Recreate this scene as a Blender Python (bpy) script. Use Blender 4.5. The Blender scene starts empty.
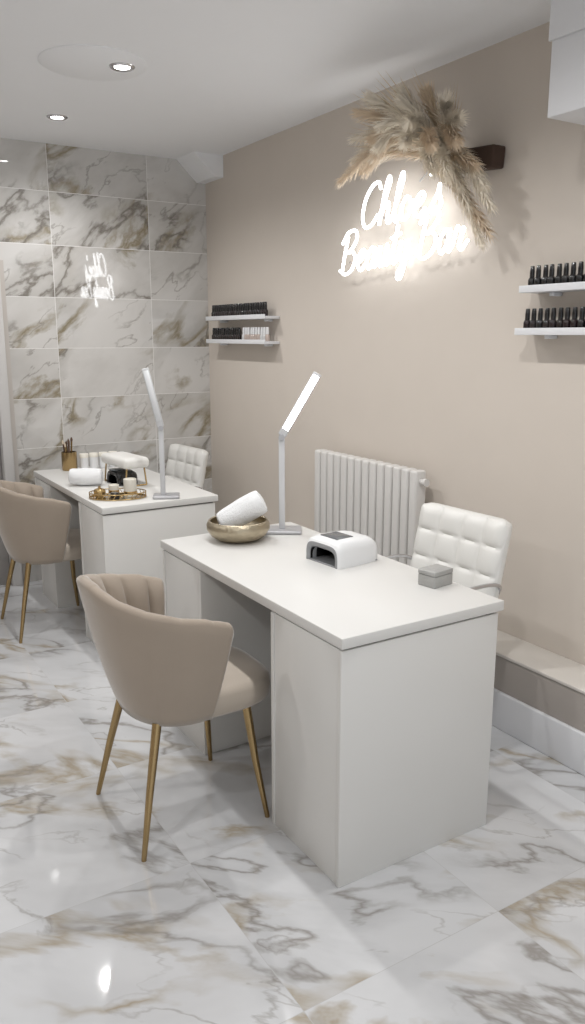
import bpy, bmesh, math, random
from mathutils import Vector, Matrix, Euler, noise as mnoise
random.seed(7)
S = bpy.context.scene
COL = S.collection
S.view_settings.view_transform = 'Standard'
PI = math.pi

# ------------------------------------------------------------ materials
def newmat(name):
    m = bpy.data.materials.new(name); m.use_nodes = True
    nt = m.node_tree
    return m, nt, nt.nodes['Principled BSDF']

def srgb(r, g, b):
    f = lambda c: (c/255/12.92) if c/255 <= 0.04045 else ((c/255+0.055)/1.055)**2.4
    return (f(r), f(g), f(b), 1)

def simple(name, col, rough=0.5, metal=0.0, bump=0.0, bscale=200, var=0.04, emis=None, estr=0, coat=0, sheen=0):
    m, nt, p = newmat(name)
    tc = nt.nodes.new('ShaderNodeTexCoord')
    n = nt.nodes.new('ShaderNodeTexNoise'); n.inputs['Scale'].default_value = 6; n.inputs['Detail'].default_value = 4
    nt.links.new(tc.outputs['Object'], n.inputs['Vector'])
    mx = nt.nodes.new('ShaderNodeMix'); mx.data_type = 'RGBA'
    mx.inputs['A'].default_value = tuple(c*(1-var) for c in col[:3])+(1,)
    mx.inputs['B'].default_value = tuple(min(1, c*(1+var)) for c in col[:3])+(1,)
    nt.links.new(n.outputs['Fac'], mx.inputs['Factor'])
    nt.links.new(mx.outputs['Result'], p.inputs['Base Color'])
    p.inputs['Roughness'].default_value = rough
    p.inputs['Metallic'].default_value = metal
    if coat: p.inputs['Coat Weight'].default_value = coat
    if sheen: p.inputs['Sheen Weight'].default_value = sheen; p.inputs['Sheen Roughness'].default_value = 0.4
    if bump:
        n2 = nt.nodes.new('ShaderNodeTexNoise'); n2.inputs['Scale'].default_value = bscale; n2.inputs['Detail'].default_value = 3
        nt.links.new(tc.outputs['Object'], n2.inputs['Vector'])
        b = nt.nodes.new('ShaderNodeBump'); b.inputs['Strength'].default_value = bump; b.inputs['Distance'].default_value = 0.004
        nt.links.new(n2.outputs['Fac'], b.inputs['Height']); nt.links.new(b.outputs['Normal'], p.inputs['Normal'])
    if emis:
        p.inputs['Emission Color'].default_value = emis
        p.inputs['Emission Strength'].default_value = estr
    return m

def marble(name, w, h, axes, offs, base, cloud, vein, gold, grout, rough, vscale=1.0, rot=(0, 0, 0.6), aniso=(1, 2.6, 2.6), goldamt=1.0, veinamt=1.0, gw=0.0018, ior=1.5, wid=1.0, det=7, rgh=0.53):
    m, nt, p = newmat(name)
    N = nt.nodes; L = nt.links
    p.inputs['IOR'].default_value = ior
    def math_(op, a, b=None, clamp=False):
        n = N.new('ShaderNodeMath'); n.operation = op; n.use_clamp = clamp
        for i, v in enumerate((a, b)):
            if v is None: continue
            if isinstance(v, (int, float)): n.inputs[i].default_value = v
            else: L.new(v, n.inputs[i])
        return n.outputs[0]
    geo = N.new('ShaderNodeNewGeometry')
    sep = N.new('ShaderNodeSeparateXYZ'); L.new(geo.outputs['Position'], sep.inputs[0])
    A = math_('DIVIDE', math_('SUBTRACT', sep.outputs[axes[0]], offs[0]), w)
    B = math_('DIVIDE', math_('SUBTRACT', sep.outputs[axes[1]], offs[1]), h)
    fa, fb = math_('FLOOR', A), math_('FLOOR', B)
    cb = N.new('ShaderNodeCombineXYZ'); L.new(fa, cb.inputs[0]); L.new(fb, cb.inputs[1])
    wn = N.new('ShaderNodeTexWhiteNoise'); L.new(cb.outputs[0], wn.inputs['Vector'])
    vs = N.new('ShaderNodeVectorMath'); vs.operation = 'SCALE'; vs.inputs['Scale'].default_value = 23
    L.new(wn.outputs['Color'], vs.inputs[0])
    va = N.new('ShaderNodeVectorMath'); va.operation = 'ADD'
    mp = N.new('ShaderNodeMapping'); mp.inputs['Rotation'].default_value = rot
    mp2 = N.new('ShaderNodeMapping'); mp2.inputs['Scale'].default_value = aniso
    L.new(geo.outputs['Position'], mp.inputs['Vector']); L.new(mp.outputs[0], mp2.inputs['Vector'])
    L.new(mp2.outputs[0], va.inputs[0]); L.new(vs.outputs[0], va.inputs[1])
    V = va.outputs[0]
    def noise(scale, detail=6, dist=0.0, rough_=0.55):
        n = N.new('ShaderNodeTexNoise'); n.inputs['Scale'].default_value = scale*vscale
        n.inputs['Detail'].default_value = detail; n.inputs['Distortion'].default_value = dist
        n.inputs['Roughness'].default_value = rough_
        L.new(V, n.inputs['Vector']); return n.outputs['Fac']
    def mr(v, a, b, c, d):
        n = N.new('ShaderNodeMapRange'); n.inputs[1].default_value = a; n.inputs[2].default_value = b
        n.inputs[3].default_value = c; n.inputs[4].default_value = d; L.new(v, n.inputs[0]); return n.outputs[0]
    def ridge(v, wd, c=0.5): return mr(math_('ABSOLUTE', math_('SUBTRACT', v, c)), 0, wd*wid, 1, 0)
    n1 = noise(0.9, det, 0.3, rgh); k1 = noise(0.8, 2)
    v1 = math_('MULTIPLY', ridge(n1, 0.014), mr(k1, 0.45, 0.57, 0, 0.95*veinamt))
    v2 = math_('MULTIPLY', ridge(noise(1.6, det, 0.35, rgh), 0.010, 0.46), mr(noise(1.3, 2), 0.48, 0.6, 0, 0.6*veinamt))
    ng = noise(0.75, det, 0.4, rgh+0.02)
    g1 = math_('MULTIPLY', ridge(ng, 0.026, 0.54), mr(noise(1.0, 3), 0.46, 0.58, 0, 0.9*goldamt))
    halo = math_('MULTIPLY', ridge(n1, 0.07), mr(k1, 0.44, 0.56, 0, 0.6))
    cl = mr(noise(1.2, 4, 0.4), 0.45, 0.75, 0, 0.6)
    def mix(a, b, f):
        n = N.new('ShaderNodeMix'); n.data_type = 'RGBA'
        if isinstance(a, tuple): n.inputs['A'].default_value = a
        else: L.new(a, n.inputs['A'])
        n.inputs['B'].default_value = b; L.new(f, n.inputs['Factor']); return n.outputs['Result']
    c = mix(base, cloud, cl); c = mix(c, cloud, halo)
    c = mix(c, gold, g1); c = mix(c, vein, v2); c = mix(c, vein, v1)
    def edge(X, size):
        fr = math_('FRACT', X)
        return math_('GREATER_THAN', math_('ABSOLUTE', math_('SUBTRACT', fr, 0.5)), 0.5-gw/size)
    gr = math_('MAXIMUM', edge(A, w), edge(B, h))
    c = mix(c, grout, gr)
    L.new(c, p.inputs['Base Color'])
    L.new(mr(gr, 0, 1, rough, 0.6), p.inputs['Roughness'])
    return m

M = {}
M['wall'] = simple('beige_wall_paint', srgb(211, 202, 192), 0.75, bump=0.05, bscale=120, var=0.02)
M['rear'] = simple('taupe_wall_paint', srgb(184, 178, 172), 0.75, var=0.02)
M['ledge'] = simple('grey_taupe_ledge_front', srgb(170, 163, 157), 0.7, var=0.02)  # ledge front, a darker tone than its top
M['ledge_top'] = simple('off_white_ledge_top', srgb(218, 213, 206), 0.6, var=0.01)  # ledge top, a paler tone than its front
M['ceil'] = simple('white_ceiling_paint', srgb(241, 242, 244), 0.6, var=0.01)
M['white_trim'] = simple('white_gloss_paint', srgb(225, 226, 229), 0.35)
M['marble_wall'] = marble('marble_wall_tile', 0.628, 0.306, (0, 2), (0.18, 0.247), srgb(208, 206, 203), srgb(168, 165, 160), srgb(112, 106, 98), srgb(138, 127, 103), srgb(226, 225, 223), 0.025, 1.45, (0.0, 0.6, 0.0), (1, 2, 1.9), 1.1, 0.9, 0.0015, 1.8, 1.5)
M['marble_floor'] = marble('marble_floor_tile', 0.635, 0.635, (0, 1), (0.221, 0.06), srgb(209, 210, 212), srgb(182, 183, 185), srgb(128, 122, 115), srgb(156, 142, 117), srgb(176, 176, 176), 0.04, 1.5, (0, 0, 0.75), (1, 2.0, 2), 0.9, 0.75, 0.0009, 1.65, 1.35, 6, 0.5)
M['desk'] = simple('white_laminate', srgb(219, 218, 215), 0.38, var=0.01)
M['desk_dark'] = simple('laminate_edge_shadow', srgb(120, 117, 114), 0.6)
M['velvet'] = simple('taupe_velvet', srgb(158, 145, 131), 0.75, bump=0.15, bscale=300, var=0.08, sheen=0.5)
M['velvet_seat'] = simple('pale_taupe_velvet', srgb(176, 165, 152), 0.75, bump=0.15, bscale=300, var=0.08, sheen=0.5)
M['brass'] = simple('brushed_brass', srgb(168, 144, 104), 0.26, 1.0, var=0.08)
M['gold'] = simple('polished_gold', srgb(200, 172, 122), 0.22, 1.0, var=0.05)
M['hammer'] = simple('hammered_champagne_metal', srgb(178, 167, 146), 0.42, 1.0, bump=1.0, bscale=50, var=0.18)
M['chrome'] = simple('chrome', srgb(205, 205, 208), 0.12, 1.0)
M['leather'] = simple('white_faux_leather', srgb(228, 227, 223), 0.42, bump=0.08, bscale=150, var=0.02)
M['plastic'] = simple('white_plastic', srgb(230, 231, 232), 0.28, var=0.01)
M['lamp_white'] = simple('lamp_white_enamel', srgb(205, 206, 208), 0.35, var=0.01)
M['silver'] = simple('silver_grey_plastic', srgb(180, 180, 183), 0.35, 0.3)
M['bezel'] = simple('grey_plastic', srgb(150, 152, 155), 0.35)
M['greybox'] = simple('silver_grey_box', srgb(172, 172, 170), 0.45, 0.2, var=0.2, bump=0.9, bscale=70)
M['black'] = simple('black_gloss', srgb(18, 17, 18), 0.18, coat=0.5)
M['darkglass'] = simple('grey_display', srgb(92, 96, 100), 0.15)
M['polish_red'] = simple('dark_red_polish', srgb(30, 12, 15), 0.14, coat=0.4)
M['polish_brown'] = simple('brown_polish', srgb(34, 25, 24), 0.14, coat=0.4)
M['polish_nude'] = simple('nude_polish', srgb(190, 175, 166), 0.15, coat=0.6)
M['polish_clear'] = simple('clear_polish', srgb(205, 205, 205), 0.12, coat=0.6)
M['towel'] = simple('white_terry_towel', srgb(236, 237, 238), 0.95, bump=0.9, bscale=220, var=0.02)
M['radiator'] = simple('white_radiator_enamel', srgb(214, 212, 209), 0.4, var=0.01)
M['wood'] = simple('dark_driftwood', srgb(70, 52, 42), 0.8, bump=0.6, bscale=40, var=0.35)
M['pampas'] = simple('cream_pampas', srgb(248, 238, 222), 0.9, var=0.08)
M['pampas_tan'] = simple('tan_pampas', srgb(228, 209, 184), 0.9, var=0.15)
M['palm'] = simple('dried_palm', srgb(208, 188, 156), 0.8, var=0.2)
m, nt, p = newmat('neon_flex')
p.inputs['Emission Color'].default_value = (0.97, 0.985, 1, 1)
g_ = nt.nodes.new('ShaderNodeNewGeometry'); s_ = nt.nodes.new('ShaderNodeSeparateXYZ'); r_ = nt.nodes.new('ShaderNodeMapRange')
nt.links.new(g_.outputs['Normal'], s_.inputs[0]); nt.links.new(s_.outputs['X'], r_.inputs[0])
r_.inputs[1].default_value = -0.2; r_.inputs[2].default_value = 0.35; r_.inputs[3].default_value = 6.0; r_.inputs[4].default_value = 2.4
nt.links.new(r_.outputs[0], p.inputs['Emission Strength'])
M['neon'] = m
M['led'] = simple('lamp_led', (1, 1, 1, 1), 0.4, emis=(1, 1, 1, 1), estr=14)
M['led_dim'] = simple('lamp_led_unlit', srgb(222, 224, 226), 0.3)
M['down'] = simple('downlight_led', (1, 1, 1, 1), 0.4, emis=(1, 0.98, 0.95, 1), estr=14)
M['mirror'] = simple('mirror_glass', srgb(200, 196, 188), 0.05, 1.0)
M['candle'] = simple('candle_wax', srgb(232, 228, 218), 0.6)
M['door'] = simple('grey_door_paint', srgb(150, 146, 143), 0.45)
M['frame'] = simple('grey_door_frame', srgb(196, 194, 192), 0.5)
M['brush'] = simple('brush_handle', srgb(90, 66, 52), 0.4)
M['brush_hair'] = simple('brush_bristle', srgb(215, 200, 180), 0.9)

# ------------------------------------------------------------ helpers
def mkobj(name, verts, faces, mat=None, smooth=True, angle=40):
    me = bpy.data.meshes.new(name)
    me.from_pydata([tuple(v) for v in verts], [], faces); me.update()
    fix(me, mat, smooth, angle)
    ob = bpy.data.objects.new(name, me); COL.objects.link(ob); return ob

def fix(me, mat, smooth=True, angle=40, recalc=True):
    if recalc:
        bm = bmesh.new(); bm.from_mesh(me); bmesh.ops.recalc_face_normals(bm, faces=bm.faces); bm.to_mesh(me); bm.free()
    if smooth:
        me.polygons.foreach_set('use_smooth', [True]*len(me.polygons))
        me.set_sharp_from_angle(angle=math.radians(angle))
    if mat: me.materials.append(mat)

def box(name, lo, hi, mat, bevel=0.0, seg=2):
    bm = bmesh.new(); bmesh.ops.create_cube(bm, size=1)
    lo = Vector(lo); hi = Vector(hi)
    for v in bm.verts:
        v.co = Vector([(lo[i]+hi[i])/2 + v.co[i]*(hi[i]-lo[i]) for i in range(3)])
    if bevel: bmesh.ops.bevel(bm, geom=bm.edges[:], offset=bevel, segments=seg, profile=0.5, affect='EDGES')
    me = bpy.data.meshes.new(name); bm.to_mesh(me); bm.free()
    fix(me, mat, bool(bevel), 50)
    ob = bpy.data.objects.new(name, me); COL.objects.link(ob); return ob

def join(name, obs):
    bm = bmesh.new(); mats = []
    for o in obs:
        me = o.data; n0 = len(bm.faces)
        t = me.copy(); t.transform(o.matrix_basis); bm.from_mesh(t)
        bm.faces.ensure_lookup_table()
        for m in me.materials:
            if m not in mats: mats.append(m)
        if me.materials:
            base = [mats.index(m) for m in me.materials]
            for f in bm.faces[n0:]: f.material_index = base[f.material_index] if f.material_index < len(base) else 0
        bpy.data.meshes.remove(t)
    me = bpy.data.meshes.new(name); bm.to_mesh(me); bm.free()
    for m in mats: me.materials.append(m)
    ob = bpy.data.objects.new(name, me); COL.objects.link(ob)
    for o in obs: bpy.data.objects.remove(o)
    return ob

def tube(name, pts, rad, mat, sides=10, closed_caps=True):
    pts = [Vector(p) for p in pts]; n = len(pts)
    if isinstance(rad, (int, float)): rad = [rad]*n
    verts, faces = [], []
    up = None
    for i, p in enumerate(pts):
        t = (pts[min(i+1, n-1)]-pts[max(i-1, 0)]).normalized()
        if up is None:
            up = t.orthogonal().normalized()
        else:
            up = (up - t*up.dot(t))
            up = up.normalized() if up.length > 1e-6 else t.orthogonal().normalized()
        b = t.cross(up)
        for k in range(sides):
            a = 2*PI*k/sides
            verts.append(p + (up*math.cos(a)+b*math.sin(a))*rad[i])
    for i in range(n-1):
        for k in range(sides):
            k2 = (k+1) % sides
            faces.append((i*sides+k, i*sides+k2, (i+1)*sides+k2, (i+1)*sides+k))
    faces.append(tuple(range(sides))[::-1]); faces.append(tuple((n-1)*sides+k for k in range(sides)))
    return mkobj(name, verts, faces, mat, True, 50)

def lathe(name, prof, mat, seg=40, loc=(0, 0, 0), sx=1, sy=1, angle=40):
    verts, faces = [], []
    n = len(prof)
    for k in range(seg):
        a = 2*PI*k/seg
        for r, z in prof: verts.append((loc[0]+r*math.cos(a)*sx, loc[1]+r*math.sin(a)*sy, loc[2]+z))
    for k in range(seg):
        k2 = (k+1) % seg
        for i in range(n-1):
            faces.append((k*n+i, k2*n+i, k2*n+i+1, k*n+i+1))
    ob = mkobj(name, verts, faces, None, True, angle)
    bm = bmesh.new(); bm.from_mesh(ob.data); bmesh.ops.remove_doubles(bm, verts=bm.verts, dist=1e-5)
    bmesh.ops.recalc_face_normals(bm, faces=bm.faces); bm.to_mesh(ob.data); bm.free()
    ob.data.materials.append(mat); return ob

def catmull(P, k=8):
    P = [Vector(p) for p in P]
    if len(P) < 3:
        return [P[0].lerp(P[-1], i/k) for i in range(k+1)]
    Q = [P[0]*2-P[1]]+P+[P[-1]*2-P[-2]]; out = []
    for i in range(1, len(Q)-2):
        for j in range(k):
            t = j/k
            a, b, c, d = Q[i-1], Q[i], Q[i+1], Q[i+2]
            out.append(0.5*((2*b)+(c-a)*t+(2*a-5*b+4*c-d)*t*t+(3*b-a-3*c+d)*t**3))
    out.append(P[-1]); return out

def thing(name, label, cat, loc=(0, 0, 0), rz=0.0, group=None):
    e = bpy.data.objects.new(name, None); e.empty_display_size = 0.05
    COL.objects.link(e); e.location = loc; e.rotation_euler = (0, 0, rz)
    e['label'] = label; e['category'] = cat
    if group: e['group'] = group
    return e

def par(root, *obs):
    for o in obs: o.parent = root
    return root

def tag(o, label, cat, group=None):
    o['label'] = label; o['category'] = cat
    if group: o['group'] = group
    return o

def dup(root, loc, rz=None, label=None):
    r = root.copy(); COL.objects.link(r); r.location = loc
    if rz is not None: r.rotation_euler = (0, 0, rz)
    if label: r['label'] = label
    def rec(a, b):
        for c in list(a.children):
            d = c.copy(); COL.objects.link(d); d.parent = b
            d.matrix_parent_inverse = c.matrix_parent_inverse.copy(); rec(c, d)
    rec(root, r)
    return r

def struct(o):
    o['kind'] = 'structure'; return o

# ------------------------------------------------------------ room
WX, BY, CH = 2.474, 5.08, 2.655
LX, FY = -1.9, -2.2
struct(box('floor', (LX-0.1, FY, -0.1), (WX+0.1, BY+0.1, 0), M['marble_floor']))
struct(box('ceiling', (LX-0.1, FY, CH), (WX+0.1, BY+0.1, CH+0.1), M['ceil']))
struct(box('wall_right', (WX, FY, 0), (WX+0.1, BY, CH), M['wall']))
struct(box('wall_left', (LX-0.1, FY, 0), (LX, BY, CH), M['wall']))
EX = 1.14
struct(box('wall_back', (EX, BY, 0), (WX+0.1, BY+0.1, CH), M['marble_wall']))
w1 = box('w', (EX-0.03, BY-0.02, 0), (EX, BY+0.1, 1.98), M['rear'])
w4 = box('w', (EX-0.03, BY, 1.98), (EX, BY+0.1, CH), M['marble_wall'])
w2 = box('w', (0.28, BY, 1.98), (EX-0.03, BY+0.1, CH), M['marble_wall'])
w3 = box('w', (LX, BY-0.02, 0), (0.28, BY+0.1, CH), M['rear'])
struct(join('wall_rear', [w1, w2, w3, w4]))
d = box('door_1', (0.33, BY+0.02, 0.0), (EX-0.09, BY+0.06, 1.93), M['door'], 0.003)
struct(d)
f1 = box('f', (EX-0.09, BY-0.045, 0), (EX-0.03, BY+0.09, 1.98), M['frame'], 0.004)
f2 = box('f', (0.28, BY-0.045, 0), (0.33, BY+0.09, 1.98), M['frame'], 0.004)
f3 = box('f', (0.33, BY-0.045, 1.93), (EX-0.09, BY+0.09, 1.98), M['frame'], 0.004)
struct(join('trim_1', [f1, f2, f3]))
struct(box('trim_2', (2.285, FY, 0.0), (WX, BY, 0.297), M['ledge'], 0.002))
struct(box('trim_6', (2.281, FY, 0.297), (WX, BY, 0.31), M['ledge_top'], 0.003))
struct(box('baseboard_right', (2.265, FY, 0.0), (2.285, BY, 0.155), M['white_trim'], 0.005, 3))
pr = [(2.27, CH), (2.41, 2.525), (WX, 2.525), (WX, CH)]
V = [(x, 4.82, z) for x, z in pr]+[(x, BY, z) for x, z in pr]
struct(mkobj('trim_3', V, [(0, 1, 2, 3), (4, 5, 6, 7), (0, 1, 5, 4), (1, 2, 6, 5), (2, 3, 7, 6), (3, 0, 4, 7)], M['ceil'], False))
b1 = box('b', (2.15, 0.6, 2.228), (WX, 1.925, CH), M['white_trim'], 0.004)
b2 = box('b', (2.14, 0.6, 2.45), (2.15, 1.930, CH), M['white_trim'], 0.002)
struct(join('trim_4', [b1, b2]))
struct(lathe('trim_5', [(0, 0), (0.215, 0), (0.22, 0.003), (0.22, 0.006)], M['ceil'], 48, (1.22, 3.54, CH-0.006)))

# ------------------------------------------------------------ downlights
def downlight(x, y, power):
    e = thing('downlight', 'round recessed ceiling downlight with chrome ring, lit', 'ceiling light', (x, y, CH-0.006 if abs(y-3.50) < 0.1 and x > 1 else CH), group='recessed ceiling downlights')
    ring = lathe('ring', [(0.033, -0.004), (0.045, -0.008), (0.052, -0.004), (0.054, 0.0), (0.033, 0.0)], M['chrome'], 32)
    lens = lathe('lens', [(0, -0.003), (0.033, -0.003), (0.033, 0.0), (0, 0)], M['down'], 32)
    par(e, ring, lens)
    l = bpy.data.lights.new('downlight_beam', 'SPOT'); l.energy = power; l.spot_size = math.radians(160); l.spot_blend = 0.9
    l.shadow_soft_size = 0.03; l.color = (1, 0.99, 0.98)
    o = bpy.data.objects.new('downlight_beam', l); COL.objects.link(o); o.parent = e; o.location = (0, 0, -0.05)
for y in (-0.4, 0.6, 1.58, 2.55, 3.50, 4.46):  # those nearest the camera are unseen, added to continue the row's light
    downlight(1.33, y, 37 if y > 1 else 20)
for y in (-0.4, 1.2, 2.8, 4.4):  # unseen second row, added as fill light for the room
    downlight(-0.7, y, 34)

# ------------------------------------------------------------ desks
DH = 0.763
def desk(y0, label, pf=0.885):
    e = thing('manicure_desk', label, 'desk', (1.17, y0, 0))
    W, Ln = 0.585, 1.24
    top = box('desk_top', (-0.004, 0, DH-0.032), (W+0.014, Ln, DH), M['desk'], 0.0025)
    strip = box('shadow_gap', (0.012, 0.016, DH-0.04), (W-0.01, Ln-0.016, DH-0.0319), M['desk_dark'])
    def ped(a, b):
        body = box('p', (0.003, a+0.018, 0), (W-0.003, b-0.018, DH-0.04), M['desk'], 0.0015)
        s1 = box('p', (0.0, a, 0), (W, a+0.0175, DH-0.04), M['desk'], 0.0015)
        s2 = box('p', (0.0, b-0.0175, 0), (W, b, DH-0.04), M['desk'], 0.0015)
        return join('pedestal', [body, s1, s2])
    p1 = ped(0.008, 0.385); p2 = ped(pf, Ln-0.008)
    mod = box('modesty_panel', (W-0.03, 0.385, 0.28), (W-0.012, pf, DH-0.04), M['desk'], 0.001)
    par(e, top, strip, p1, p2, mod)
    return e
desk(1.63, 'white laminate double pedestal manicure desk with bowl and lamp')
desk(3.565, 'white laminate double pedestal manicure desk beside marble wall', 0.91)

# ------------------------------------------------------------ tub chair
def tub_chair(loc, label, rz=0):
    e = thing('tub_chair', label, 'chair', loc, rz, group='taupe velvet tub chairs')
    NT = 200; verts = []; faces = []
    prof_n = None
    def plan(t, A, B, cx, fx):
        s = abs(t); sg = 1 if t >= 0 else -1
        if s < 0.76:
            a = s/0.76*PI/2
            c = math.cos(a); sn = math.sin(a)
            return Vector((cx-A*(c**0.9 if c > 0 else 0), sg*B*(sn**0.9), 0)), Vector((-c/A, sg*sn/B, 0)).normalized()
        k = (s-0.76)/0.24
        return Vector((cx+(fx-cx)*k, sg*B*(1-0.01*k), 0)), Vector((0, sg, 0))
    for i in range(NT+1):
        t = -1+2*i/NT; s = abs(t)
        th = 0.036
        if s > 0.95: th *= math.sqrt(max(0.08, 1-((s-0.95)/0.05)**2))
        fl = 5.5
        sc_ = abs(math.sin(PI*(fl*(t+1))))**0.55
        rim = 0.820-0.122*(max(0, s-0.08)/0.92)**0.95 + 0.003*sc_
        if s > 0.96: rim -= 0.015*((s-0.96)/0.04)**2
        ring = []
        nz = 12
        def P(h, off):
            u = h
            A = 0.150+0.110*u**0.85; B = 0.185+0.078*u**0.85
            fx = 0.035+0.04*u
            p, n = plan(t, A, B, -0.015, fx)
            z = 0.395+(rim-0.395)*u
            p = p+n*off; p.z = z; return p, n
        for k in range(nz+1):
            bulge = 0.004*math.sin(PI*k/nz)
            ring.append(P(k/nz, th/2+bulge)[0])
        for a in (30, 60, 90, 120, 150):
            a = math.radians(a); p, n = P(1, th/2*math.cos(a)); p.z += 0.016*math.sin(a); ring.append(p)
        scal = sc_*0.028
        for k in range(nz, -1, -1):
            h = k/nz
            fade = 1-0.7*max(0, (h-0.85)/0.15)**1.5
            ring.append(P(h, -th/2-scal*min(1, th/0.036)*(0.4+0.6*h)*fade)[0])
        prof_n = len(ring); verts += ring
    n = prof_n
    for i in range(NT):
        for k in range(n):
            k2 = (k+1) % n
            faces.append((i*n+k, i*n+k2, (i+1)*n+k2, (i+1)*n+k))
    faces.append(tuple(range(n))); faces.append(tuple(NT*n+k for k in range(n))[::-1])
    shell = mkobj('backrest', verts, faces, M['velvet'], True, 70)
    V = []; F = []
    K = 64; lev = [(0.0, 0.86), (0.004, 0.95), (0.015, 0.99), (0.045, 1.0), (0.068, 0.99), (0.082, 0.95), (0.090, 0.85), (0.094, 0.55), (0.096, 0.2)]
    for z, sc in lev:
        for k in range(K):
            a = 2*PI*k/K; c, s_ = math.cos(a), math.sin(a)
            x = 0.245*math.copysign(abs(c)**0.6, c)*sc; y = 0.205*math.copysign(abs(s_)**0.6, s_)*sc
            if x < 0: y *= 1-0.28*(abs(x)/0.24)**2; x *= 0.75
            V.append((x+0.05, y, 0.390+z))
    for l in range(len(lev)-1):
        for k in range(K):
            k2 = (k+1) % K
            F.append((l*K+k, l*K+k2, (l+1)*K+k2, (l+1)*K+k))
    F.append(tuple(range(K))[::-1]); F.append(tuple((len(lev)-1)*K+k for k in range(K)))
    seat = mkobj('seat', V, F, M['velvet_seat'], True, 60)
    par(e, shell, seat)
    for sx in (-1, 1):
        for sy in (-1, 1):
            xo = 0.03 if sx > 0 else 0
            par(e, tube('leg', [(sx*0.13+xo*1.5, sy*0.145, 0.40), (sx*0.175+xo*.5, sy*0.18, 0.2), (sx*0.215, sy*0.212, 0.004), (sx*0.215, sy*0.212, 0)], [0.015, 0.012, 0.008, 0.008], M['brass'], 14))
    return e
tub_chair((0.958, 2.262, 0), 'taupe velvet tub chair with channelled back and brass legs')
tub_chair((1.07, 4.25, 0), 'taupe velvet tub chair beside the desk near marble wall')

# ------------------------------------------------------------ quilted white swivel chairs
def quilt(name, w, h, th, nc, nr, curve=0.0, mat=None):
    NY, NZ = nc*12, nr*12
    V = []; F = []
    idx = {}
    for side in (0, 1):
        for j in range(NZ+1):
            for i in range(NY+1):
                u = i/NY; v = j/NZ
                pu = abs(math.sin(PI*u*nc)); pv = abs(math.sin(PI*v*nr))
                puff = (pu**0.55*pv**0.4)*0.015
                ed = min(1, min(u, 1-u)*w/0.04)**0.5; ev = min(1, min(v, 1-v)*h/0.04)**0.5
                full = th/2*(0.25+0.75*min(ed, ev))
                y = (u-0.5)*w; z = v*h
                R_ = 0.05
                cy = max(0, abs(u-0.5)*w-(w/2-R_)); cz = max(0, abs(v-0.5)*h-(h/2-R_))
                d = math.hypot(cy, cz)
                if d > R_:
                    k = R_/d
                    y = math.copysign((w/2-R_)+cy*k, y); z = h/2+math.copysign((h/2-R_)+cz*k, v-0.5)
                x = (-(full+puff) if side == 0 else full+puff*0.4) - curve*(2*abs(u-0.5))**2
                idx[(side, i, j)] = len(V); V.append((x, y, z))
    for j in range(NZ):
        for i in range(NY):
            a = [idx[(0, i, j)], idx[(0, i+1, j)], idx[(0, i+1, j+1)], idx[(0, i, j+1)]]
            b = [idx[(1, i, j)], idx[(1, i, j+1)], idx[(1, i+1, j+1)], idx[(1, i+1, j)]]
            F += [tuple(a), tuple(b)]
    for j in range(NZ):
        for i in (0, NY):
            F.append((idx[(0, i, j)], idx[(0, i, j+1)], idx[(1, i, j+1)], idx[(1, i, j)]))
    for i in range(NY):
        for j in (0, NZ):
            F.append((idx[(0, i, j)], idx[(0, i+1, j)], idx[(1, i+1, j)], idx[(1, i, j)]))
    return mkobj(name, V, F, mat or M['leather'], True, 75)

def swivel_chair(loc, rz, label, dz=0.0):
    e = thing('swivel_chair', label, 'chair', loc, rz, group='white quilted swivel chairs')
    back = quilt('backrest', 0.46, 0.44, 0.056, 4, 4, 0.022)
    back.location = (0.155, 0, 0.445-dz); back.rotation_euler = (0, math.radians(12), 0)
    seat = quilt('seat', 0.40, 0.36, 0.065, 4, 4)
    seat.rotation_euler = (0, math.radians(90), 0)
    seat.location = (-0.18, 0, 0.43-dz)
    bar = tube('back_support', catmull([(0.20, 0, 0.62-dz), (0.22, 0, 0.5-dz), (0.19, 0, 0.41-dz), (0.0, 0, 0.385-dz)], 6), 0.014, M['chrome'], 10)
    plate = box('seat_plate', (-0.12, -0.13, 0.37-dz), (0.12, 0.13, 0.392-dz), M['chrome'], 0.004)
    pole = lathe('pole', [(0, 0.07), (0.035, 0.07), (0.035, 0.25), (0.022, 0.26), (0.022, 0.372-dz), (0, 0.372-dz)], M['chrome'], 24)
    base = lathe('base', [(0, 0.0), (0.185, 0.0), (0.19, 0.006), (0.17, 0.014), (0.08, 0.03), (0.045, 0.06), (0.04, 0.08), (0, 0.08)], M['chrome'], 48)
    par(e, back, seat, bar, plate, pole, base)
    for sy in (-1, 1):
        par(e, tube('armrest', [Vector(q)-Vector((0, 0, dz)) for q in catmull([(0.19, sy*0.212, 0.60), (0.165, sy*0.238, 0.642), (0.08, sy*0.243, 0.660), (-0.06, sy*0.241, 0.652), (-0.10, sy*0.23, 0.60), (-0.05, sy*0.2, 0.44), (0.0, sy*0.11, 0.382)], 6)], 0.0075, M['chrome'], 10))
    return e
swivel_chair((1.968, 2.235, 0), 0.05, 'white quilted faux leather swivel chair behind the desk')
swivel_chair((1.955, 4.79, 0), 0.08, 'white quilted faux leather swivel chair beside marble wall', 0.045)

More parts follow.
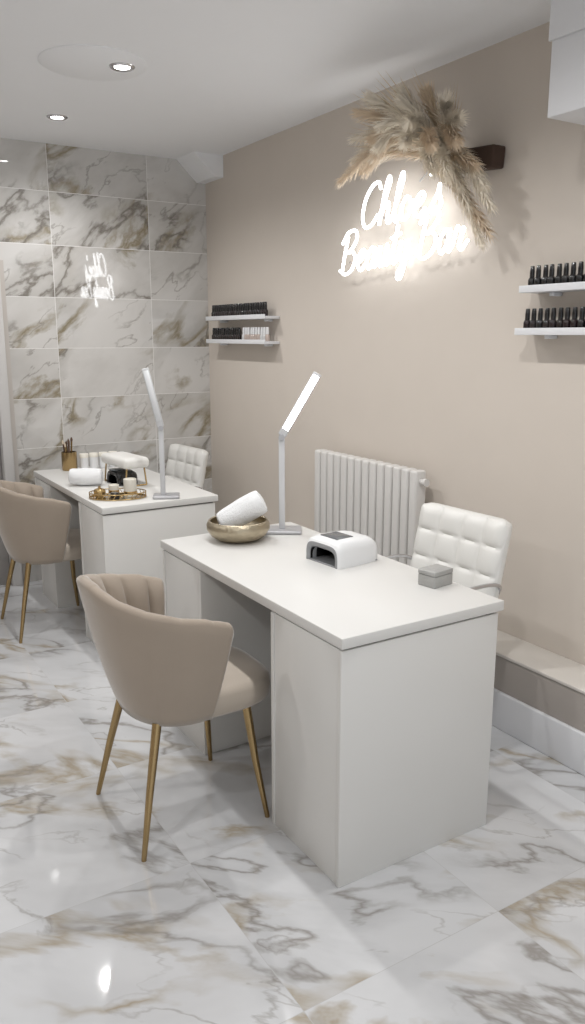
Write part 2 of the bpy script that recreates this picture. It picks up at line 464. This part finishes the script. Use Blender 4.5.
# ------------------------------------------------------------ radiator
e = thing('radiator', 'white vertical-column radiator mounted on the beige wall', 'radiator', (2.385, 2.73, 0.31))
parts = []
NS = 14; pitch = 0.0608; RH = 0.06
for i in range(NS):
    y = 0.03+i*pitch
    parts.append(box('c', (-0.033, y-0.0245, RH), (0.033, y+0.0245, RH+0.58), M['radiator'], 0.012, 4))
for z in (0.03, 0.51):
    parts.append(box('c', (-0.012, 0.02, RH+z), (0.012, 0.03+(NS-1)*pitch, RH+z+0.045), M['radiator'], 0.01, 3))
body = join('radiator_columns', parts)
val = join('valve', [tube('v', [(0, 0.01, RH+0.53), (0, -0.02, RH+0.53)], 0.014, M['radiator']), tube('v', [(0, -0.015, RH+0.53), (0, -0.032, RH+0.53)], 0.018, M['radiator'])])
par(e, body, val)
for yy in (0.03+pitch, 0.03+(NS-2)*pitch):
    par(e, box('foot', (-0.03, yy-0.012, 0.0), (0.03, yy+0.012, RH+0.02), M['radiator'], 0.004))

# ------------------------------------------------------------ wall shelves
SD = 0.098
def shelf(y0, y1, z, label, grp):
    e = thing('wall_shelf', label, 'shelf', (WX-0.001, y0, z), group=grp)
    Ln = y1-y0
    board = box('board', (-SD, 0, -0.016), (0, Ln, 0), M['white_trim'], 0.002)
    lip = box('front_lip', (-SD-0.005, 0, -0.016), (-SD, Ln, 0.010), M['white_trim'], 0.001)
    par(e, board, lip)
    for yy in (0.08, Ln-0.12):
        par(e, box('bracket', (-0.05, yy, -0.03), (0, yy+0.02, -0.016), M['white_trim'], 0.002))
g1, g2 = 'white polish shelves by marble wall', 'white polish shelves by the sign'
shelf(4.13, 4.91, 1.660, 'narrow white wall shelf holding dark nail polish bottles', g1)
shelf(4.13, 4.91, 1.515, 'narrow white wall shelf holding mixed nail polish bottles', g1)
shelf(1.40, 2.205, 1.722, 'white wall shelf holding a row of black polish bottles', g2)
shelf(1.40, 2.215, 1.567, 'white wall shelf holding dark red and black polish bottles', g2)

def bottle(loc, body_mat, cap_mat, grp, label):
    e = thing('nail_polish_bottle', label, 'nail polish', loc, random.uniform(-0.15, 0.15), group=grp)
    b = lathe('bottle_body', [(0, 0), (0.012, 0), (0.0145, 0.003), (0.0145, 0.032), (0.011, 0.039), (0.007, 0.042), (0, 0.042)], body_mat, 16)
    c = lathe('cap', [(0, 0.040), (0.0095, 0.040), (0.0095, 0.06), (0.0078, 0.080), (0.0066, 0.082), (0, 0.082)], cap_mat, 14)
    par(e, b, c); return e
BX = WX-0.055
def brow(proto, y0, y1, step, z, x=BX):
    y = y1
    i = 0
    while y > y0:
        if i: dup(random.choice(proto), (x+random.uniform(-0.002, 0.002), y, z), random.uniform(-0.15, 0.15))
        y -= step*random.uniform(0.99, 1.015); i += 1
GA = 'polish bottles on the sign-side shelves'
pa = [bottle((BX, 2.188, 1.722), M['black'], M['black'], GA, 'black nail polish bottle with tall black cap on shelf')]
brow(pa, 1.45, 2.188, 0.0315, 1.722)
pb = [bottle((BX, 2.198, 1.567), M['polish_red'], M['black'], GA, 'dark red nail polish bottle with black cap on shelf'),
      bottle((BX, 2.167, 1.567), M['polish_brown'], M['black'], GA, 'dark brown nail polish bottle with black cap on shelf'),
      bottle((BX, 2.136, 1.567), M['black'], M['black'], GA, 'black nail polish bottle with tall black cap on shelf')]
brow(pb, 1.45, 2.136, 0.0315, 1.567)
GB = 'polish bottles on the marble-side shelves'
pc = [bottle((BX, 4.89, 1.660), M['polish_brown'], M['black'], GB, 'dark brown nail polish bottle on narrow shelf'),
      bottle((BX, 4.860, 1.660), M['black'], M['black'], GB, 'black nail polish bottle on narrow shelf'),
      bottle((BX, 4.830, 1.660), M['polish_red'], M['black'], GB, 'dark red nail polish bottle on narrow shelf')]
brow(pc, 4.17, 4.830, 0.030, 1.660)
pd = bottle((BX, 4.89, 1.515), M['polish_brown'], M['black'], GB, 'dark brown nail polish bottle on narrow shelf')
brow([pd], 4.50, 4.89, 0.030, 1.515)
pe = bottle((BX, 4.47, 1.515), M['polish_clear'], M['plastic'], GB, 'clear nail product bottle with white cap on shelf')
pf = bottle((BX, 4.438, 1.515), M['polish_nude'], M['plastic'], GB, 'nude nail polish bottle with white cap on shelf')
brow([pe, pf], 4.15, 4.438, 0.032, 1.515)

# ------------------------------------------------------------ neon sign
G = {
 'C': (1.42, [[(1.25,1.65),(1.05,1.98),(.6,1.9),(.18,1.35),(.1,.6),(.4,.05),(.9,.1),(1.3,.5)]]),
 'h': (.98, [[(-.05,.35),(.3,1.2),(.48,1.85),(.36,2.1),(.22,1.7),(.12,.8),(.08,0)], [(.1,.3),(.3,.85),(.55,.95),(.62,.6),(.62,.15),(.8,.02),(1.0,.25)]]),
 'l': (.55, [[(0,.25),(.3,1.2),(.45,1.85),(.32,2.1),(.18,1.6),(.12,.5),(.3,.0),(.55,.25)]]),
 'o': (.92, [[(.55,.9),(.25,.95),(.05,.5),(.25,.03),(.6,.15),(.7,.6),(.5,.93),(.62,.75),(.95,.7)]]),
 'e': (.78, [[(0,.35),(.4,.55),(.6,.82),(.4,1.0),(.12,.75),(.1,.25),(.4,0),(.78,.3)]]),
 "'": (.3, [[(.15,2.05),(.03,1.6)]]),
 's': (.7, [[(0,.2),(.35,.75),(.42,1.15),(.5,.75),(.68,.32),(.45,.0),(.08,.1)]]),
 'B': (1.42, [[(.38,1.85),(.22,1.0),(.12,.05)], [(-.1,1.55),(.35,2.05),(1.0,2.05),(1.15,1.6),(.75,1.15),(.4,1.05),(.95,1.0),(1.2,.6),(.95,.1),(.4,-.05),(-.1,.2)]]),
 'a': (.97, [[(.65,.85),(.4,1.0),(.1,.7),(.08,.25),(.3,.0),(.55,.3),(.68,.95),(.64,.3),(.76,.02),(1.0,.3)]]),
 'u': (.98, [[(0,.5),(.12,.98),(.1,.3),(.28,.0),(.52,.25),(.66,.98),(.63,.25),(.78,0),(1.0,.3)]]),
 't': (.64, [[(.0,.3),(.3,1.2),(.36,1.8),(.25,1.0),(.2,.3),(.38,0),(.66,.4)], [(-.05,1.22),(.65,1.36)]]),
 'y': (.95, [[(0,.5),(.12,.98),(.1,.35),(.3,.05),(.55,.4),(.66,.98),(.6,0),(.45,-.65),(.2,-.8),(.12,-.5),(.55,.0),(.95,.3)]]),
 'r': (.8, [[(0,.3),(.15,1.0),(.28,.85),(.58,.88),(.48,.5),(.46,.15),(.62,0),(.95,.35)]]),
 ' ': (.5, []),
}
NX = 2.405
def lettering(text, unit, y_left, z_base, tilt, rad, vs=1.0):
    parts = []; x = 0
    for ch in text:
        adv, strokes = G[ch]
        for st in strokes:
            pts = catmull([(px, py, 0) for px, py in st], 8)
            P = []
            for q in pts:
                sx = (x+q.x+0.22*q.y)*unit; sy = q.y*unit*vs
                a = sx*math.cos(tilt)-sy*math.sin(tilt); b = sx*math.sin(tilt)+sy*math.cos(tilt)
                P.append((NX, y_left-a, z_base+b))
            parts.append(tube('n', P, rad, M['neon'], 10))
        x += adv
    return join('neon_lettering', parts)
sign = thing('neon_sign', 'white neon script sign lit on the beige wall', 'neon sign', (NX, 3.05, 2.0))
t1 = lettering("Chloe's", 0.100, 3.265, 2.045, math.radians(1.5), 0.0074, 0.95)
t2 = lettering('Beauty Bar', 0.093, 3.42, 1.848, math.radians(3.2), 0.0074, 0.98)
sgn = [t1, t2]
for y, z in ((3.35, 1.90), (2.72, 1.96), (3.15, 2.09), (2.88, 2.10)):
    sgn.append(tube('standoff', [(NX+0.005, y, z), (WX-0.001, y, z)], 0.004, M['chrome'], 8))
sgn.append(tube('cable', catmull([(NX+0.01, 2.85, 2.2), (2.465, 2.83, 2.26), (2.468, 2.75, 2.3)], 6), 0.003, M['plastic'], 6))
for o in sgn:
    o.parent = sign; o.matrix_parent_inverse = Matrix.Translation(sign.location).inverted()

# ------------------------------------------------------------ pampas arrangement
pam = thing('pampas_arrangement', 'cream dried pampas grass and palm arrangement on driftwood above the sign', 'dried flowers', (2.42, 2.7, 2.25))
inv = Matrix.Translation(pam.location).inverted()
def addp(o): o.parent = pam; o.matrix_parent_inverse = inv
log = box('driftwood', (-0.035, -0.10, -0.042), (0.035, 0.10, 0.042), M['wood'], 0.010, 3)
log.data.transform(Matrix.Translation((2.435, 2.505, 2.235)) @ Matrix.Rotation(math.radians(4), 4, 'X'))
addp(log)
C0 = Vector((2.37, 2.62, 2.27))
def plume(base, tip, droop, nh, fl, mat, wide=1.0):
    base = Vector(base); tip = Vector(tip)
    mid = base.lerp(tip, 0.55)+Vector((-0.03, 0, droop))
    ax = catmull([base, mid, tip], 12)
    V = []; F = []
    n = len(ax)
    for _ in range(nh):
        t = random.random()**0.85
        t = 0.05+0.95*t
        f = t*(n-1); i = min(int(f), n-2); p = ax[i].lerp(ax[i+1], f-i)
        tan = (ax[i+1]-ax[i]).normalized()
        rnd = Vector([random.gauss(0, 1) for _ in range(3)]); rnd = (rnd-tan*rnd.dot(tan)).normalized()
        env = math.sin(PI*min(1, (t+0.02)/1.04))**0.6
        ln = fl*(0.45+0.7*random.random())*(0.4+0.6*env)
        d = (tan*1.0+rnd*0.72*wide).normalized()
        q1 = p+d*ln*0.5; d2 = (d+tan*0.6+Vector((0, 0, -0.3))).normalized(); q2 = q1+d2*ln*0.5
        for q in (q1, q2):
            if q.x > 2.465: q.x = 2.465
            if q.z > 2.64: q.z = 2.64
        sd = d.cross(rnd).normalized()*0.0015
        b = len(V)
        V += [p-sd, p+sd, q1+sd, q1-sd, q2]
        F += [(b, b+1, b+2, b+3), (b+3, b+2, b+4)]
    m = bpy.data.meshes.new('pampas_plume'); m.from_pydata([tuple(v) for v in V], [], F); m.materials.append(mat)
    o = bpy.data.objects.new('pampas_plume', m); COL.objects.link(o)
    st = tube('s', ax, 0.003, mat, 6)
    o = join('pampas_plume', [o, st]); addp(o)
tips = [((2.25,3.21,2.24),.07),((2.28,3.16,2.32),.07),((2.22,3.07,2.39),.06),((2.15,2.95,2.46),.04),((2.12,2.83,2.49),.03),
        ((2.18,2.70,2.49),.02),((2.2,2.57,2.46),.02),((2.2,2.46,2.40),.02),((2.2,2.38,2.33),.03),((2.27,2.36,2.17),.04),((2.3,2.34,2.10),.05),
        ((2.33,2.33,2.02),.05),((2.35,2.35,1.93),.05),((2.36,2.40,1.90),.05),((2.3,2.42,2.03),.05),((2.12,2.44,2.24),.05),((2.12,2.60,2.28),.05),((2.15,2.80,2.30),.06),
        ((2.3,3.10,2.27),.05),((2.1,2.72,2.36),.05),((2.1,2.55,2.34),.05),((2.2,2.92,2.36),.05),((2.18,2.42,2.13),.05),((2.15,2.66,2.44),.03),((2.2,2.40,2.26),.04),((2.28,3.0,2.31),.05),((2.2,2.52,2.18),.04),((2.2,2.88,2.29),.05)]
for i, (tp, dr) in enumerate(tips):
    b = C0+Vector((random.uniform(-.02, .02), random.uniform(-.06, .1), random.uniform(-.03, .03)))
    plume(b, tp, dr, 560, 0.085, M['pampas'] if i % 3 else M['pampas_tan'], 1.1)
def palmleaf(base, tip, w):
    base = Vector(base); tip = Vector(tip); d = tip-base
    side = d.cross(Vector((1, 0, 0))).normalized()
    V = []; F = []
    for k in range(7):
        a = (k-3)/3
        e2 = base+d*(1-0.25*a*a+random.uniform(-.06, .06))+side*w*a
        e2.z = min(e2.z, 2.63)
        s = base+d*0.45+side*w*a*0.35
        b = len(V); V += [tuple(base), tuple(s+side*0.004), tuple(e2), tuple(s-side*0.004+Vector((0.004, 0, 0)))]
        F.append((b, b+1, b+2, b+3))
    m = bpy.data.meshes.new('palm_leaf'); m.from_pydata(V, [], F); m.materials.append(M['palm'])
    o = bpy.data.objects.new('palm_leaf', m); COL.objects.link(o); addp(o)
for tp in ((2.10,2.97,2.52),(2.08,2.76,2.55),(2.12,2.55,2.52),(2.20,2.40,2.45),(2.18,3.10,2.42)):
    palmleaf(C0, tp, 0.08)

# ------------------------------------------------------------ table lamps
def desk_lamp(loc, rz, lean, label, led, ch=0.40, hl=0.285, bx0=-0.10, mat='lamp_white'):
    e = thing('desk_lamp', label, 'lamp', loc, rz)
    base = box('lamp_base', (bx0, -0.055, 0), (0.08, 0.055, 0.014), M['silver'], 0.006, 3)
    col = box('column', (-0.0125, -0.008, 0.013), (0.0125, 0.008, ch), M[mat], 0.004, 3)
    hinge = tube('hinge', [(0, -0.014, ch), (0, 0.014, ch)], 0.0125, M['silver'], 16)
    h1 = box('lamp_head', (-0.017, -0.006, 0.0), (0.017, 0.006, hl), M[mat], 0.004, 3)
    h2 = box('light_strip', (-0.0125, -0.0080, 0.03), (0.0125, -0.0059, hl-0.012), led, 0.0008, 1)
    h2.parent = h1
    h1.location = (0, 0, ch+0.005); h1.rotation_euler = (0, lean, 0)
    par(e, base, col, hinge, h1)
desk_lamp((1.645, 2.735, DH), math.radians(-32), math.radians(30), 'white LED desk lamp, lit, beside the towel bowl', M['led'], 0.39)
desk_lamp((1.51, 3.655, DH), math.radians(-25), math.radians(-13), 'white LED desk lamp, switched off, beside the gold tray', M['led_dim'], 0.345, 0.29, -0.05)

# ------------------------------------------------------------ bowl + towels
bowl = lathe('bowl', [(0, 0), (0.07, 0), (0.08, 0.003), (0.108, 0.02), (0.124, 0.045), (0.125, 0.062), (0.117, 0.078), (0.113, 0.080), (0.109, 0.077), (0.115, 0.06), (0.113, 0.046), (0.098, 0.026), (0.065, 0.012), (0, 0.010)], M['hammer'], 56, angle=60)
bowl.location = (1.435, 2.72, DH)
tag(bowl, 'round hammered champagne metal bowl holding a rolled towel', 'bowl')

def towel(name, R, Ln, turns=2.5, lump=0.0012, taper=0.0):
    K = 64; F = []
    rows = []
    caps = [i/9 for i in range(1, 10)]
    seq = [(-1, f) for f in caps] + [(0, s) for s in [-.47, -.455, -.43, -.38, -.3, -.2, -.1, 0, .1, .2, .3, .38, .43, .455, .47]] + [(1, f) for f in caps[::-1]]
    for kind, f in seq:
        row = []
        for k in range(K):
            a = 2*PI*k/K
            seam = 0.002*((k/K))
            if kind == 0:
                rd = (1-0.14*(abs(f)/0.47)**6)*(1-taper*f)
                r = (R-0.002+seam)*rd
                x = f*Ln
            else:
                r = (R-0.002+seam)*f*0.85*(1-taper*0.47*kind)
                ph = (turns*f-k/K) % 1.0
                x = kind*(Ln*0.475+0.003*(abs(math.sin(PI*ph))**0.7)-0.004*f**6+0.005*(1-f))
            y, z = r*math.cos(a), r*math.sin(a)
            nv = mnoise.noise(Vector((x*18, y*18+R*50, z*18)))
            m_ = 1+lump*nv/R*2
            row.append((x, y*m_, z*m_))
        rows.append(row)
    V = [v for r in rows for v in r]
    for i in range(len(rows)-1):
        for k in range(K):
            k2 = (k+1) % K
            F.append((i*K+k, i*K+k2, (i+1)*K+k2, (i+1)*K+k))
    F.append(tuple(range(K))); F.append(tuple((len(rows)-1)*K+k for k in range(K)))
    return mkobj(name, V, F, M['towel'], True, 80)
tw = towel('rolled_towel', 0.051, 0.195, taper=-0.12, lump=0.001)
tw.location = (1.448, 2.715, DH+0.108); tw.rotation_euler = (2.2, math.radians(-29), math.radians(-25))
tag(tw, 'white rolled towel resting tilted in the metal bowl', 'towel')
tw2 = towel('rolled_towel', 0.045, 0.175, lump=0.003)
tw2.location = (1.285, 4.17, DH+0.049); tw2.rotation_euler = (0.4, 0, math.radians(-28))
tag(tw2, 'white rolled towel lying flat on the desk', 'towel')

# ------------------------------------------------------------ UV nail lamps
def uv_lamp(loc, rz, W, Hh, Ln, label, body_mat, bez):
    e = thing('nail_curing_lamp', label, 'nail lamp', loc, rz)
    def sec(x, w, h, z0=0.0, K=32, e_=0.42):
        return [(x, w/2*math.copysign(abs(math.cos(a))**e_, math.cos(a)), z0+h*abs(math.sin(a))**e_) for a in [PI*k/K for k in range(K+1)]]
    K1 = 33
    def loft(nm, rows, mat):
        V = [v for r in rows for v in r]; F = []
        for i in range(len(rows)-1):
            for k in range(K1-1):
                F.append((i*K1+k, i*K1+k+1, (i+1)*K1+k+1, (i+1)*K1+k))
        return mkobj(nm, V, F, mat, True, 60)
    front = [sec(-Ln/2+0.03, W*0.68, Hh*0.50, 0.006), sec(-Ln/2+0.004, W*0.72, Hh*0.54, 0.006), sec(-Ln/2-0.002, W*0.82, Hh*0.68), sec(-Ln/2, W*0.90, Hh*0.80)]
    rows = [sec(-Ln/2, W*0.90, Hh*0.80), sec(-Ln/2+0.004, W*0.95, Hh*0.87), sec(-Ln/2+0.012, W*0.99, Hh*0.94), sec(-Ln/2+0.04, W, Hh), sec(0, W*0.99, Hh),
            sec(Ln/4, W*0.97, Hh*0.98), sec(Ln/2-0.02, W*0.93, Hh*0.92), sec(Ln/2-0.004, W*0.88, Hh*0.8), sec(Ln/2, W*0.8, Hh*0.6), sec(Ln/2, W*0.2, Hh*0.1)]
    body = loft('lamp_housing', rows, body_mat)
    bz = loft('front_bezel', front, bez)
    cav = loft('hand_opening', [sec(-Ln/2+0.005, W*0.71, Hh*0.53, 0.005), sec(Ln/4, W*0.62, Hh*0.45, 0.005), sec(Ln/4+0.002, W*0.1, Hh*0.05, 0.005)], M['black'])
    plate = box('base_plate', (-Ln/2+0.002, -W*0.46, 0), (Ln/2-0.006, W*0.46, 0.0055), bez, 0.002)
    disp = box('display', (-0.065, -W*0.24, Hh-0.002), (0.01, W*0.24, Hh+0.0015), M['darkglass'], 0.0008)
    par(e, body, bz, cav, plate, disp)
    return e
uv_lamp((1.615, 2.265, DH), 0.1, 0.19, 0.092, 0.195, 'white boxy UV nail curing lamp with grey display', M['plastic'], M['bezel'])
uv_lamp((1.475, 4.135, DH), 0.1, 0.15, 0.08, 0.12, 'small black nail lamp under the white arm rest', M['black'], M['black'])
ar = thing('manicure_arm_rest', 'white padded manicure arm rest on gold metal legs', 'arm rest', (1.49, 4.13, DH), math.radians(6))
pad = box('pad', (-0.075, -0.155, 0.098), (0.075, 0.155, 0.155), M['leather'], 0.024, 5)
par(ar, pad)
for sy in (-1, 1):
    par(ar, tube('leg', [(-0.062, sy*0.125, 0.004), (-0.05, sy*0.125, 0.104)], 0.0045, M['gold'], 8),
        tube('leg', [(0.062, sy*0.125, 0.004), (0.05, sy*0.125, 0.104)], 0.0045, M['gold'], 8),
        tube('foot_bar', [(-0.062, sy*0.125, 0.0045), (0.062, sy*0.125, 0.0045)], 0.0045, M['gold'], 8))

e = thing('small_box', 'small textured silver-grey lidded box on the desk', 'box', (1.70, 1.865, DH), math.radians(8))
b = box('box_body', (-0.045, -0.035, 0), (0.045, 0.035, 0.038), M['greybox'], 0.003)
l = box('lid', (-0.0455, -0.0355, 0.0385), (0.0455, 0.0355, 0.054), M['greybox'], 0.003)
par(e, b, l)

# ------------------------------------------------------------ far desk bits
RA, RB = 0.138, 0.092
tr = thing('mirrored_tray', 'oval gold rimmed mirrored tray on the desk', 'tray', (1.315, 3.765, DH), math.radians(-25))
plate = lathe('mirror_plate', [(0, 0.006), (RA-0.003, 0.006), (RA, 0.004), (RA, 0.0), (0, 0)], M['mirror'], 56, sy=RB/RA)
parts = []
for z in (0.006, 0.03):
    parts.append(tube('r', [(RA*math.cos(a), RB*math.sin(a), z) for a in [2*PI*k/60 for k in range(61)]], 0.0028, M['gold'], 6))
for k in range(30):
    a = 2*PI*k/30
    parts.append(tube('r', [(RA*math.cos(a), RB*math.sin(a), 0.006), (RA*math.cos(a+0.1), RB*math.sin(a+0.1), 0.03)], 0.0016, M['gold'], 5))
par(tr, plate, join('gold_gallery_rim', parts))
TZ = DH+0.0062
def candle(loc, r, h, label):
    cj = thing('candle_jar', label, 'candle', loc)
    par(cj, lathe('jar', [(0, 0), (r*.9, 0), (r, 0.004), (r, h), (r*.9, h+.002), (r*.9, h-0.01), (0, h-.01)], M['candle'], 28),
        lathe('gold_band', [(r+.0002, 0.01), (r+.0012, 0.012), (r+.0012, 0.024), (r+.0002, 0.026)], M['gold'], 28))
candle((1.375, 3.75, TZ), 0.032, 0.085, 'tall white candle jar with gold band on the tray')
candle((1.315, 3.82, TZ), 0.026, 0.05, 'short white candle jar with gold band on the tray')
gp = lathe('trinket_pot', [(0, 0), (0.02, 0), (0.028, 0.012), (0.03, 0.03), (0.024, 0.04), (0.006, 0.046), (0.006, 0.054), (0, 0.056)], M['gold'], 28)
gp.location = (1.235, 3.80, TZ); tag(gp, 'small round gold trinket pot on the tray', 'pot')
db = lathe('small_dark_jar', [(0, 0), (0.020, 0), (0.022, 0.004), (0.022, 0.024), (0.018, 0.028), (0, 0.028)], M['black'], 24)
db.location = (1.29, 3.735, TZ); tag(db, 'small black cosmetic jar on the tray', 'jar')
bp = thing('brush_pot', 'gold pot filled with nail brushes and files', 'brush pot', (1.36, 4.72, DH))
par(bp, lathe('pot', [(0, 0), (0.042, 0), (0.045, 0.005), (0.045, 0.11), (0.041, 0.11), (0.041, 0.01), (0, 0.01)], M['brass'], 28, angle=50))
for i in range(12):
    a = random.uniform(0, 2*PI); r = random.uniform(0.012, 0.033)
    x, y = r*math.cos(a), r*math.sin(a); h = random.uniform(0.14, 0.17)
    bx, by = x*1.25, y*1.25
    hd = tube('brush', [(x*0.6, y*0.6, 0.012), (bx, by, h)], 0.004, M['brush'] if i % 2 else M['brass'], 8)
    tp_ = tube('bristle', [(bx, by, h), (bx*1.02, by*1.02, h+0.012), (bx*1.04, by*1.04, h+0.026)], [0.004, 0.006, 0.001], M['brush'] if i % 3 else M['brush_hair'], 8)
    tp_.parent = hd; par(bp, hd)
first = None
for i in range(4):
    loc = (1.445+0.06*i, 4.71, DH)
    if first is None:
        first = thing('product_tub', 'small white cosmetic tub with lid on the desk', 'tub', loc, group='small white tubs on the desk')
        par(first, lathe('tub_body', [(0, 0), (0.022, 0), (0.026, 0.004), (0.026, 0.07), (0, 0.07)], M['plastic'], 24),
            lathe('lid', [(0, 0.07), (0.0275, 0.07), (0.0275, 0.09), (0.025, 0.093), (0, 0.093)], M['candle'], 24))
    else: dup(first, loc)

# ------------------------------------------------------------ light
w = bpy.data.worlds.new('World'); S.world = w; w.use_nodes = True
bg = w.node_tree.nodes['Background']; bg.inputs[0].default_value = (0.92, 0.96, 1.0, 1); bg.inputs[1].default_value = 1.0

# ------------------------------------------------------------ camera
cam = bpy.data.cameras.new('Camera'); co = bpy.data.objects.new('Camera', cam); COL.objects.link(co)
cam.sensor_fit = 'VERTICAL'; cam.sensor_height = 24; cam.lens = 18.75; cam.clip_start = 0.05
co.location = (0, 0, 1.551); co.rotation_euler = (math.radians(90-12.47), 0, math.radians(-31.8))
S.camera = co
